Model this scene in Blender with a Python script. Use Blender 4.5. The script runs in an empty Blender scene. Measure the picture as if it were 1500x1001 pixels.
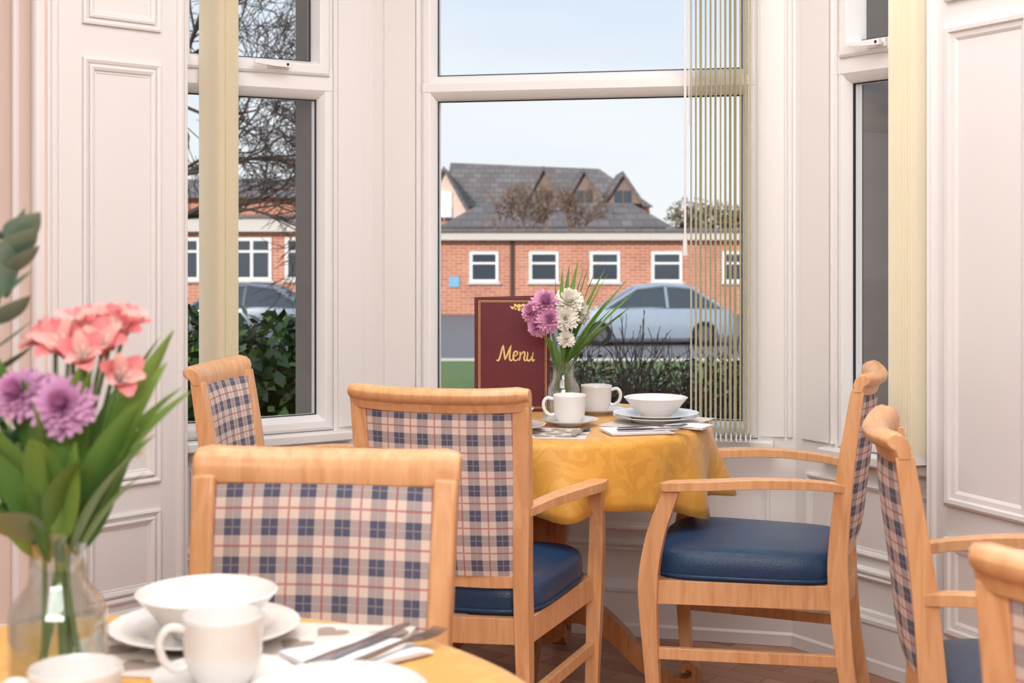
import bpy, math, random
from mathutils import Vector, Matrix
random.seed(11)
sc = bpy.context.scene
try:
    sc.view_settings.view_transform = 'Standard'
    sc.view_settings.look = 'None'
    sc.view_settings.exposure = 0.0
except Exception as e:
    print(e)

# ---------------------------------------------------------------- materials
def lin(c):
    r = []
    for v in c:
        v = v/255.0
        r.append(v/12.92 if v <= 0.04045 else ((v+0.055)/1.055)**2.4)
    return (r[0], r[1], r[2], 1.0)

def new_mat(name):
    m = bpy.data.materials.new(name); m.use_nodes = True
    nt = m.node_tree
    return m, nt, nt.nodes['Principled BSDF']

def mat(name, col, rough=0.5, metal=0.0, var=0.08, scale=8.0, bump=0.0, spec=0.5, bscale=None, coat=0.0, transl=0.0):
    m, nt, b = new_mat(name)
    c = lin(col)
    tc = nt.nodes.new('ShaderNodeTexCoord')
    n = nt.nodes.new('ShaderNodeTexNoise'); n.inputs['Scale'].default_value = scale; n.inputs['Detail'].default_value = 4
    nt.links.new(tc.outputs['Object'], n.inputs['Vector'])
    mx = nt.nodes.new('ShaderNodeMix'); mx.data_type = 'RGBA'
    mx.inputs['A'].default_value = tuple(max(0, v*(1-var)) for v in c[:3])+(1,)
    mx.inputs['B'].default_value = tuple(min(1, v*(1+var)) for v in c[:3])+(1,)
    nt.links.new(n.outputs['Fac'], mx.inputs['Factor'])
    nt.links.new(mx.outputs['Result'], b.inputs['Base Color'])
    b.inputs['Roughness'].default_value = rough
    b.inputs['Metallic'].default_value = metal
    b.inputs['Specular IOR Level'].default_value = spec
    if coat: b.inputs['Coat Weight'].default_value = coat
    if bump:
        n2 = nt.nodes.new('ShaderNodeTexNoise'); n2.inputs['Scale'].default_value = bscale or scale*4
        nt.links.new(tc.outputs['Object'], n2.inputs['Vector'])
        bp = nt.nodes.new('ShaderNodeBump'); bp.inputs['Strength'].default_value = bump; bp.inputs['Distance'].default_value = 0.01
        nt.links.new(n2.outputs['Fac'], bp.inputs['Height'])
        nt.links.new(bp.outputs['Normal'], b.inputs['Normal'])
    if transl:
        t = nt.nodes.new('ShaderNodeBsdfTranslucent'); ms = nt.nodes.new('ShaderNodeMixShader'); ms.inputs[0].default_value = transl
        nt.links.new(mx.outputs['Result'], t.inputs['Color'])
        nt.links.new(b.outputs[0], ms.inputs[1]); nt.links.new(t.outputs[0], ms.inputs[2])
        nt.links.new(ms.outputs[0], nt.nodes['Material Output'].inputs[0])
    return m

def wood(name, c1, c2, rough=0.35, sc3=(40, 40, 4)):
    m, nt, b = new_mat(name)
    tc = nt.nodes.new('ShaderNodeTexCoord'); mp = nt.nodes.new('ShaderNodeMapping')
    mp.inputs['Scale'].default_value = sc3
    n = nt.nodes.new('ShaderNodeTexNoise'); n.inputs['Scale'].default_value = 1.5; n.inputs['Detail'].default_value = 6
    n.inputs['Distortion'].default_value = 0.6
    r = nt.nodes.new('ShaderNodeValToRGB')
    r.color_ramp.elements[0].position = 0.3; r.color_ramp.elements[0].color = lin(c1)
    r.color_ramp.elements[1].position = 0.7; r.color_ramp.elements[1].color = lin(c2)
    nt.links.new(tc.outputs['Object'], mp.inputs['Vector']); nt.links.new(mp.outputs['Vector'], n.inputs['Vector'])
    nt.links.new(n.outputs['Fac'], r.inputs['Fac']); nt.links.new(r.outputs['Color'], b.inputs['Base Color'])
    b.inputs['Roughness'].default_value = rough
    return m

def math_node(nt, op, a, bv=None, c=None):
    n = nt.nodes.new('ShaderNodeMath'); n.operation = op
    for i, v in enumerate((a, bv, c)):
        if v is None: continue
        if isinstance(v, (int, float)): n.inputs[i].default_value = v
        else: nt.links.new(v, n.inputs[i])
    return n.outputs[0]

def plaid():
    m, nt, b = new_mat('tartan_fabric')
    tc = nt.nodes.new('ShaderNodeTexCoord'); sp = nt.nodes.new('ShaderNodeSeparateXYZ')
    nt.links.new(tc.outputs['Object'], sp.inputs[0])
    P = 0.056
    def band(out, off, w):
        f = math_node(nt, 'FRACT', math_node(nt, 'ADD', math_node(nt, 'DIVIDE', out, P), off+10))
        d = math_node(nt, 'ABSOLUTE', math_node(nt, 'SUBTRACT', f, 0.5))
        return math_node(nt, 'LESS_THAN', d, w)
    x, z = sp.outputs['X'], sp.outputs['Z']
    blue = math_node(nt, 'MULTIPLY', math_node(nt, 'ADD', band(x, 0.0, 0.22), band(z, 0.0, 0.22)), 0.47)
    red = math_node(nt, 'ADD', band(x, 0.5, 0.032), band(z, 0.5, 0.032))
    red = math_node(nt, 'MULTIPLY', math_node(nt, 'MINIMUM', red, 1.0), 0.58)
    thin = math_node(nt, 'ADD', band(x, 0.0, 0.018), band(z, 0.0, 0.018))
    thin = math_node(nt, 'MULTIPLY', math_node(nt, 'MINIMUM', thin, 1.0), 0.3)
    m1 = nt.nodes.new('ShaderNodeMix'); m1.data_type = 'RGBA'
    m1.inputs['A'].default_value = lin((220, 202, 192)); m1.inputs['B'].default_value = lin((60, 70, 100))
    nt.links.new(blue, m1.inputs['Factor'])
    m3 = nt.nodes.new('ShaderNodeMix'); m3.data_type = 'RGBA'
    nt.links.new(m1.outputs['Result'], m3.inputs['A']); m3.inputs['B'].default_value = lin((205, 190, 185))
    nt.links.new(thin, m3.inputs['Factor'])
    m2 = nt.nodes.new('ShaderNodeMix'); m2.data_type = 'RGBA'
    nt.links.new(m3.outputs['Result'], m2.inputs['A']); m2.inputs['B'].default_value = lin((160, 48, 56))
    nt.links.new(red, m2.inputs['Factor'])
    nt.links.new(m2.outputs['Result'], b.inputs['Base Color'])
    b.inputs['Roughness'].default_value = 0.9
    n = nt.nodes.new('ShaderNodeTexNoise'); n.inputs['Scale'].default_value = 900
    nt.links.new(tc.outputs['Object'], n.inputs['Vector'])
    bp = nt.nodes.new('ShaderNodeBump'); bp.inputs['Strength'].default_value = 0.25; bp.inputs['Distance'].default_value = 0.002
    nt.links.new(n.outputs['Fac'], bp.inputs['Height']); nt.links.new(bp.outputs['Normal'], b.inputs['Normal'])
    return m

def brickmat(name, c1, c2, mortar, w=0.45, h=0.15, ms=0.012, axes='XZ', rot=0, rough=0.85, offset=0.5):
    m, nt, b = new_mat(name)
    tc = nt.nodes.new('ShaderNodeTexCoord'); sp = nt.nodes.new('ShaderNodeSeparateXYZ'); cb = nt.nodes.new('ShaderNodeCombineXYZ')
    nt.links.new(tc.outputs['Object'], sp.inputs[0])
    nt.links.new(sp.outputs[axes[0]], cb.inputs['X']); nt.links.new(sp.outputs[axes[1]], cb.inputs['Y'])
    mp = nt.nodes.new('ShaderNodeMapping'); mp.inputs['Rotation'].default_value = (0, 0, rot)
    nt.links.new(cb.outputs[0], mp.inputs['Vector'])
    br = nt.nodes.new('ShaderNodeTexBrick')
    br.inputs['Color1'].default_value = lin(c1); br.inputs['Color2'].default_value = lin(c2); br.inputs['Mortar'].default_value = lin(mortar)
    br.inputs['Scale'].default_value = 1.0; br.inputs['Mortar Size'].default_value = ms
    br.inputs['Brick Width'].default_value = w; br.inputs['Row Height'].default_value = h
    br.offset = offset
    nt.links.new(mp.outputs[0], br.inputs['Vector'])
    n = nt.nodes.new('ShaderNodeTexNoise'); n.inputs['Scale'].default_value = 0.9; n.inputs['Detail'].default_value = 6
    nt.links.new(tc.outputs['Object'], n.inputs['Vector'])
    mr = nt.nodes.new('ShaderNodeMapRange'); mr.inputs['To Min'].default_value = 0.75; mr.inputs['To Max'].default_value = 1.25
    nt.links.new(n.outputs['Fac'], mr.inputs['Value'])
    vm = nt.nodes.new('ShaderNodeVectorMath'); vm.operation = 'SCALE'
    nt.links.new(br.outputs['Color'], vm.inputs[0]); nt.links.new(mr.outputs[0], vm.inputs['Scale'])
    nt.links.new(vm.outputs[0], b.inputs['Base Color'])
    b.inputs['Roughness'].default_value = rough
    return m

def glassmat(name, tint, refl=0.08, edge=0.5):
    m = bpy.data.materials.new(name); m.use_nodes = True
    nt = m.node_tree; nt.nodes.clear()
    o = nt.nodes.new('ShaderNodeOutputMaterial'); t = nt.nodes.new('ShaderNodeBsdfTransparent'); g = nt.nodes.new('ShaderNodeBsdfGlossy')
    t.inputs['Color'].default_value = tint; g.inputs['Roughness'].default_value = 0.02
    lw = nt.nodes.new('ShaderNodeLayerWeight'); lw.inputs['Blend'].default_value = 0.35
    mr = nt.nodes.new('ShaderNodeMapRange'); mr.inputs['To Min'].default_value = refl; mr.inputs['To Max'].default_value = edge
    nt.links.new(lw.outputs['Facing'], mr.inputs['Value'])
    mx = nt.nodes.new('ShaderNodeMixShader')
    nt.links.new(mr.outputs[0], mx.inputs[0]); nt.links.new(t.outputs[0], mx.inputs[1]); nt.links.new(g.outputs[0], mx.inputs[2])
    nt.links.new(mx.outputs[0], o.inputs[0])
    return m

M_paint = mat('gloss_wall_paint', (228, 225, 224), 0.38, var=0.015, scale=2, bump=0.02, bscale=60)
M_pink = mat('room_wall_paint', (230, 214, 204), 0.7, var=0.02)
M_ceil = mat('ceiling_paint', (242, 241, 239), 0.8, var=0.01)
M_upvc = mat('upvc_frame', (231, 229, 228), 0.3, var=0.01)
M_gasket = mat('gasket_rubber', (25, 25, 27), 0.6)
M_glass = glassmat('window_glass', (0.99, 0.99, 0.99, 1), 0.01, 0.18)
M_vglass = glassmat('vase_glass', (0.94, 0.97, 0.96, 1), 0.08, 0.7)
M_water = glassmat('vase_water', (0.94, 0.96, 0.93, 1), 0.03, 0.3)
M_stone = mat('stone_jamb', (128, 120, 115), 0.9, var=0.12, scale=10)
M_beech = wood('beech_wood', (206, 150, 102), (227, 177, 130), 0.36)
M_dark = wood('oak_pedestal_wood', (150, 92, 48), (192, 130, 76), 0.3)
M_plaid = plaid()
M_blue = mat('blue_vinyl', (30, 64, 100), 0.34, var=0.1, scale=20, bump=0.15, bscale=300)
M_china = mat('white_china', (228, 226, 224), 0.12, var=0.01, coat=0.3)
M_napkin = mat('white_napkin', (230, 231, 235), 0.8, var=0.02, bump=0.1, bscale=200)
M_matt = mat('placemat_card', (216, 209, 203), 0.5, var=0.08, scale=30)
M_heart = mat('placemat_heart', (152, 139, 128), 0.6)
M_steel = mat('cutlery_steel', (150, 150, 154), 0.22, metal=1.0, var=0.02)
M_menu = mat('menu_leatherette', (92, 10, 26), 0.4, var=0.15, scale=30, bump=0.1, bscale=400)
M_gold = mat('gold_foil', (230, 196, 128), 0.35, metal=0.2)
M_blind = mat('blind_fabric', (250, 244, 224), 0.8, var=0.02, scale=5, transl=0.4)
M_floor = brickmat('parquet_floor', (156, 106, 82), (188, 140, 112), (100, 66, 50), 0.24, 0.07, 0.0015, 'XY', math.radians(38), 0.35)
M_brick = brickmat('red_brick', (198, 130, 102), (182, 110, 84), (204, 178, 160), 0.34, 0.11, 0.012)
M_slate = brickmat('slate_roof', (130, 121, 118), (108, 101, 101), (88, 84, 85), 0.5, 0.3, 0.02, 'XZ')
M_fascia = mat('fascia_paint', (205, 198, 190), 0.7)
M_asph = mat('asphalt', (122, 118, 120), 0.9, var=0.15, scale=3)
M_grass = mat('grass', (100, 120, 68), 0.95, var=0.35, scale=6)
M_soil = mat('garden_soil', (74, 72, 52), 0.95, var=0.3, scale=3)
M_winw = mat('white_window_paint', (240, 240, 238), 0.5)
M_dglass = mat('dark_glass', (66, 74, 82), 0.1)
M_bark = mat('bark', (76, 63, 56), 0.9, var=0.3, scale=10)
M_barkr = mat('reddish_twigs', (122, 98, 82), 0.9, var=0.3, scale=10)
M_leafd = mat('dark_leaf', (50, 70, 34), 0.35, var=0.4, scale=6)
M_leafm = mat('mid_leaf', (92, 120, 52), 0.4, var=0.35, scale=6)
M_leaffar = mat('far_foliage', (110, 116, 86), 0.9, var=0.3)
M_leafb = mat('brown_foliage', (132, 110, 92), 0.9, var=0.3)
M_petal_pk = mat('pink_petal', (232, 138, 142), 0.55, var=0.25, scale=60, transl=0.2)
M_petal_cr = mat('pale_pink_petal', (242, 184, 178), 0.55, var=0.18, scale=60, transl=0.2)
M_petal_pu = mat('lilac_petal', (222, 172, 212), 0.6, var=0.15, scale=40, transl=0.2)
M_petal_pd = mat('deep_lilac_petal', (210, 148, 190), 0.6, var=0.15, scale=40, transl=0.2)
M_petal_pf = mat('pink_lilac_petal', (226, 168, 202), 0.6, var=0.15, scale=40, transl=0.2)
M_petal_wh = mat('white_petal', (244, 241, 230), 0.6, var=0.02, transl=0.2)
M_stem = mat('flower_stem', (100, 136, 66), 0.5, var=0.2, transl=0.1)
M_leafg = mat('lily_leaf', (124, 160, 78), 0.4, var=0.25, scale=18, transl=0.25)
M_euc = mat('eucalyptus_leaf', (122, 144, 126), 0.6, var=0.15, scale=18)
M_carp = mat('car_paint', (158, 170, 184), 0.25, metal=0.3, coat=0.5)
M_carp2 = mat('car_paint_grey', (112, 122, 134), 0.25, metal=0.3, coat=0.5)
M_tyre = mat('tyre_rubber', (25, 25, 26), 0.8)
M_sign = mat('blue_sign', (120, 180, 215), 0.6)

def clothmat():
    m, nt, b = new_mat('yellow_damask')
    tc = nt.nodes.new('ShaderNodeTexCoord')
    n = nt.nodes.new('ShaderNodeTexNoise'); n.inputs['Scale'].default_value = 16; n.inputs['Detail'].default_value = 3; n.inputs['Distortion'].default_value = 1.8
    nt.links.new(tc.outputs['Object'], n.inputs['Vector'])
    r = nt.nodes.new('ShaderNodeValToRGB'); r.color_ramp.interpolation = 'EASE'
    r.color_ramp.elements[0].position = 0.52; r.color_ramp.elements[0].color = lin((212, 153, 56))
    r.color_ramp.elements[1].position = 0.56; r.color_ramp.elements[1].color = lin((220, 163, 68))
    nt.links.new(n.outputs['Fac'], r.inputs['Fac']); nt.links.new(r.outputs['Color'], b.inputs['Base Color'])
    r2 = nt.nodes.new('ShaderNodeMapRange'); r2.inputs['To Min'].default_value = 0.62; r2.inputs['To Max'].default_value = 0.40
    nt.links.new(n.outputs['Fac'], r2.inputs['Value']); nt.links.new(r2.outputs[0], b.inputs['Roughness'])
    b.inputs['Sheen Weight'].default_value = 0.2
    return m
M_cloth = clothmat()

# ---------------------------------------------------------------- mesh builder
class MB:
    def __init__(s): s.v = []; s.f = []; s.m = []; s.mats = []
    def mi(s, m):
        if m not in s.mats: s.mats.append(m)
        return s.mats.index(m)
    def add(s, vs, fs, m):
        o = len(s.v); k = s.mi(m)
        s.v += [tuple(v) for v in vs]
        for f in fs: s.f.append([i+o for i in f]); s.m.append(k)
    def box(s, lo, hi, m):
        x0, y0, z0 = lo; x1, y1, z1 = hi
        s.hexa([(x0,y0,z0),(x1,y0,z0),(x1,y1,z0),(x0,y1,z0),(x0,y0,z1),(x1,y0,z1),(x1,y1,z1),(x0,y1,z1)], m)
    def hexa(s, c, m):
        s.add(c, [(0,3,2,1),(4,5,6,7),(0,1,5,4),(1,2,6,5),(2,3,7,6),(3,0,4,7)], m)
    def tube(s, path, rad, m, n=6, cap=True):
        P = [Vector(p) for p in path]; k = len(P)
        if not hasattr(rad, '__len__'): rad = [rad]*k
        T = []
        for i in range(k):
            a = P[max(i-1,0)]; b = P[min(i+1,k-1)]; t = (b-a)
            T.append(t.normalized() if t.length > 1e-9 else Vector((0,0,1)))
        ref = Vector((0,0,1)) if abs(T[0].z) < 0.9 else Vector((1,0,0))
        nn = T[0].cross(ref).normalized(); vs = []
        for i in range(k):
            nn = (nn - T[i]*nn.dot(T[i]))
            nn = nn.normalized() if nn.length > 1e-6 else T[i].orthogonal().normalized()
            bb = T[i].cross(nn)
            for j in range(n):
                a = 2*math.pi*j/n
                vs.append(P[i] + (nn*math.cos(a)+bb*math.sin(a))*rad[i])
        fs = []
        for i in range(k-1):
            for j in range(n):
                fs.append((i*n+j, i*n+(j+1)%n, (i+1)*n+(j+1)%n, (i+1)*n+j))
        if cap:
            fs.append(tuple(range(n-1,-1,-1))); fs.append(tuple((k-1)*n+j for j in range(n)))
        s.add(vs, fs, m)
    def sweep(s, path, secs, side, m, prof=None):
        P = [Vector(p) for p in path]; k = len(P)
        if prof is None: prof = [(-.5,-.5),(.5,-.5),(.5,.5),(-.5,.5)]
        n = len(prof)
        if isinstance(secs, tuple): secs = [secs]*k
        vs = []
        for i in range(k):
            t = (P[min(i+1,k-1)]-P[max(i-1,0)]).normalized()
            sd = Vector(side); sd = (sd - t*sd.dot(t)).normalized()
            up = t.cross(sd)
            for a, b in prof: vs.append(P[i]+sd*a*secs[i][0]+up*b*secs[i][1])
        fs = []
        for i in range(k-1):
            for j in range(n): fs.append((i*n+j, i*n+(j+1)%n, (i+1)*n+(j+1)%n, (i+1)*n+j))
        fs.append(tuple(range(n-1,-1,-1))); fs.append(tuple((k-1)*n+j for j in range(n)))
        s.add(vs, fs, m)
    def lathe(s, prof, m, c=(0,0,0), n=40):
        vs = []; fs = []; k = len(prof)
        for r, z in prof:
            for j in range(n):
                a = 2*math.pi*j/n
                vs.append((c[0]+max(r,1e-5)*math.cos(a), c[1]+max(r,1e-5)*math.sin(a), c[2]+z))
        for i in range(k-1):
            for j in range(n): fs.append((i*n+j, i*n+(j+1)%n, (i+1)*n+(j+1)%n, (i+1)*n+j))
        s.add(vs, fs, m)
    def mesh(s, name, smooth=True, angle=35, fixn=True):
        me = bpy.data.meshes.new(name)
        me.from_pydata(s.v, [], s.f)
        for mt in s.mats: me.materials.append(mt)
        me.polygons.foreach_set('material_index', s.m)
        if fixn:
            import bmesh
            bm = bmesh.new(); bm.from_mesh(me)
            bmesh.ops.recalc_face_normals(bm, faces=bm.faces); bm.to_mesh(me); bm.free()
        me.polygons.foreach_set('use_smooth', [smooth]*len(me.polygons))
        if smooth:
            me.set_sharp_from_angle(angle=math.radians(angle))
        me.update()
        return me
    def obj(s, name, parent=None, smooth=True, angle=35, loc=(0,0,0), rz=0, bevel=0, fixn=True):
        return mkobj(name, s.mesh(name, smooth, angle, fixn), parent, loc, rz, bevel)

def mkobj(name, me, parent=None, loc=(0,0,0), rz=0, bevel=0, seg=2):
    o = bpy.data.objects.new(name, me); sc.collection.objects.link(o)
    o.location = loc; o.rotation_euler = (0,0,rz)
    if parent: o.parent = parent
    if bevel:
        b = o.modifiers.new('bevel','BEVEL'); b.width = bevel; b.segments = seg; b.limit_method = 'ANGLE'; b.angle_limit = math.radians(40)
        b.harden_normals = False
    return o
def empty(name, loc=(0,0,0), rz=0):
    e = bpy.data.objects.new(name, None); sc.collection.objects.link(e); e.location = loc; e.rotation_euler = (0,0,rz)
    e.empty_display_size = 0.1
    return e

def crv(pts, n=6):
    P = [Vector(p) for p in pts]; out = []
    for i in range(len(P)-1):
        p0 = P[max(i-1,0)]; p1 = P[i]; p2 = P[i+1]; p3 = P[min(i+2,len(P)-1)]
        for j in range(n):
            t = j/n
            out.append(0.5*((2*p1)+(p2-p0)*t+(2*p0-5*p1+4*p2-p3)*t*t+(3*p1-p0-3*p2+p3)*t**3))
    out.append(P[-1]); return out
def lerpl(vals, n):
    out = []
    for i in range(len(vals)-1):
        for j in range(n):
            t = j/n; a = vals[i]; b = vals[i+1]
            out.append(tuple(x+(y-x)*t for x, y in zip(a,b)) if hasattr(a,'__len__') else a+(b-a)*t)
    out.append(vals[-1]); return out

# ---------------------------------------------------------------- room shell
CL = Vector((-.461,4.688)); CR = Vector((.873,4.380))
AL = Vector((-1.055,4.317)); BR = Vector((1.244,3.786))
P0 = Vector((-.9735,4.27)); P1 = Vector((-1.285,3.936))
Q0 = Vector((1.127,3.85)); Q1 = Vector((1.318,3.42))
LE = Vector((-3.2,4.378)); RE = Vector((3.2,2.985))
LB = Vector((-3.2,-2.2)); RB = Vector((3.2,-2.2))
CEIL = 2.9; WT = 2.5
class Seg:
    def __init__(s, A, B):
        s.A = A; s.B = B; s.L = (B-A).length; s.u = (B-A)/s.L; s.n = Vector((s.u.y,-s.u.x))
    def p(s, u, n, z):
        q = s.A+s.u*u+s.n*n; return (q.x,q.y,z)
    def box(s, mb, u0,u1,n0,n1,z0,z1,m):
        mb.hexa([s.p(u0,n1,z0),s.p(u1,n1,z0),s.p(u1,n0,z0),s.p(u0,n0,z0),s.p(u0,n1,z1),s.p(u1,n1,z1),s.p(u1,n0,z1),s.p(u0,n0,z1)], m)
    def frame(s, mb, u0,u1,z0,z1,prof,m):
        vs=[];fs=[]
        for o,h in prof:
            vs += [s.p(u0+o,h,z0+o), s.p(u1-o,h,z0+o), s.p(u1-o,h,z1-o), s.p(u0+o,h,z1-o)]
        for i in range(len(prof)-1):
            for j in range(4): fs.append((i*4+j,i*4+(j+1)%4,(i+1)*4+(j+1)%4,(i+1)*4+j))
        mb.add(vs,fs,m)
S_c = Seg(CL,CR); S_l = Seg(AL,CL); S_r = Seg(CR,BR); S_pl = Seg(P1,P0); S_pr = Seg(Q0,Q1)
S_rl = Seg(P0,AL); S_rr = Seg(BR,Q0); S_fl = Seg(LE,P1); S_fr = Seg(Q1,RE)
T = 0.07
SILL = 0.62
def wall_with_window(name, S, u0, u1, w=T):
    mb = MB()
    S.box(mb, 0,u0,-w,0,0,CEIL,M_paint); S.box(mb, u1,S.L,-w,0,0,CEIL,M_paint)
    S.box(mb, u0,u1,-w,0,0,SILL,M_paint); S.box(mb, u0,u1,-w,0,WT,CEIL,M_paint)
    return mb.obj(name, smooth=False)
wl = (0.015,0.562); wc = (0.168,1.2545); wr = (0.178,0.66)
wall_with_window('wall_bay_left', S_l, *wl)
wall_with_window('wall_bay_center', S_c, *wc)
wall_with_window('wall_bay_right', S_r, *wr)
def plain(name, S, m, w=0.07, n1=0.0):
    mb = MB(); S.box(mb,0,S.L,-w,n1,0,CEIL,m); return mb.obj(name, smooth=False)
plain('wall_reveal_left', S_rl, M_paint, 0.02); plain('wall_reveal_right', S_rr, M_paint, 0.02)
plain('wall_panel_left', S_pl, M_paint, 0.05); plain('wall_panel_right', S_pr, M_paint, 0.05)
plain('wall_front_left', S_fl, M_pink); plain('wall_front_right', S_fr, M_pink)
plain('wall_left', Seg(LB,LE), M_pink); plain('wall_right', Seg(RE,RB), M_pink); plain('wall_back', Seg(RB,LB), M_pink)
outline = [LB,RB,RE,Q1,Q0,BR,CR,CL,AL,P0,P1,LE]
def poly(name, z, m, th):
    mb = MB(); n=len(outline)
    vs = [(p.x,p.y,z) for p in outline]+[(p.x,p.y,z+th) for p in outline]
    fs = [tuple(range(n)),tuple(range(2*n-1,n-1,-1))]+[(i,(i+1)%n,n+(i+1)%n,n+i) for i in range(n)]
    mb.add(vs,fs,m); return mb.obj(name, smooth=False)
poly('floor',0,M_floor,-0.05); poly('ceiling',CEIL,M_ceil,0.05)

def path_mould(name, pts, prof, m):
    mb=MB(); n=len(pts); offs=[]
    for i in range(n):
        ns=[]
        if i>0: d=(pts[i]-pts[i-1]).normalized(); ns.append(Vector((d.y,-d.x)))
        if i<n-1: d=(pts[i+1]-pts[i]).normalized(); ns.append(Vector((d.y,-d.x)))
        if len(ns)==1: offs.append(ns[0])
        else:
            s=(ns[0]+ns[1]); k=max(0.45,(1+ns[0].dot(ns[1])))
            offs.append(s/k)
    vs=[];fs=[];k=len(prof)
    for i in range(n):
        for a,z in prof: q=pts[i]+offs[i]*a; vs.append((q.x,q.y,z))
    for i in range(n-1):
        for j in range(k-1): fs.append((i*k+j,(i+1)*k+j,(i+1)*k+j+1,i*k+j+1))
    mb.add(vs,fs,m); return mb.obj(name, angle=25)
pb=[(0.001,0.001),(0.028,0.001),(0.028,0.035),(0.020,0.042),(0.020,0.135),(0.026,0.142),(0.026,0.152),(0.016,0.160),(0.012,0.172),(0.001,0.178)]
path_mould('baseboard_bay', [LE,P1,P0,AL,CL,CR,BR,Q0,Q1,RE], pb, M_paint)
pr=[(0.0,0.262),(0.010,0.264),(0.016,0.272),(0.010,0.279),(0.018,0.286),(0.018,0.292),(0.0,0.300)]
path_mould('trim_1', [AL,CL,CR,BR], pr, M_paint)

PF=[(0,0.0),(0.0,0.012),(0.008,0.018),(0.018,0.016),(0.022,0.008),(0.034,0.006),(0.040,0.002),(0.042,0.0)]
PF2=[(0,0.0),(0.0,0.010),(0.006,0.012),(0.014,0.008),(0.016,0.003),(0.022,0.002),(0.024,0.0)]
mb=MB()
for (z0,z1) in ((0.2,0.455),(0.535,1.765),(1.86,2.75)):
    S_pl.frame(mb,0.105,0.105+0.255,z0,z1,PF2,M_paint); S_pl.frame(mb,0.125,0.34,z0+.02,z1-.02,PF2,M_paint)
mb.obj('trim_2', angle=20)
mb=MB()
for (z0,z1) in ((0.2,0.46),(0.545,1.815),(1.88,2.75)):
    S_pr.frame(mb,0.075,0.385,z0,z1,PF,M_paint)
mb.obj('trim_3', angle=20)
mb=MB()
S_r.frame(mb,0.05,0.60,0.33,0.54,PF2,M_paint)
S_c.frame(mb,0.75,1.29,0.33,0.50,PF2,M_paint); S_c.frame(mb,0.10,0.66,0.33,0.50,PF2,M_paint)
S_l.frame(mb,0.08,0.60,0.33,0.54,PF2,M_paint)
mb.obj('trim_4', angle=20)
mb=MB()
def bead(S,u,w=0.012,d=0.012,z0=0.64,z1=CEIL):
    vs=[];k=7
    for z in (z0,z1):
        for j in range(k):
            a=math.pi*j/(k-1); vs.append(S.p(u-w*math.cos(a), d*math.sin(a), z))
    mb.add(vs,[(j,j+1,k+j+1,k+j) for j in range(k-1)],M_paint)
def board(S,u0,u1,d=0.01,z0=0.64,z1=CEIL):
    S.box(mb,u0,u1,0,d,z0,z1,M_paint)
board(S_c,0.045,0.150,0.008); bead(S_c,0.158,0.008,0.010)
board(S_c,1.262,1.335,0.008); bead(S_c,1.352,0.010,0.008)
board(S_l,0.575,0.665,0.008)
board(S_r,0.035,0.15,0.008); bead(S_r,0.162,0.009,0.012)
bead(S_pl,0.02,0.012,0.01,0.18); bead(S_pl,0.43,0.014,0.012,0.18)
bead(S_pr,0.02,0.012,0.012,0.18)
bead(S_fl,S_fl.L-0.03,0.02,0.02,0.18); bead(S_fl,S_fl.L-0.10,0.012,0.012,0.18)
mb.obj('trim_5', angle=40)

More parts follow.
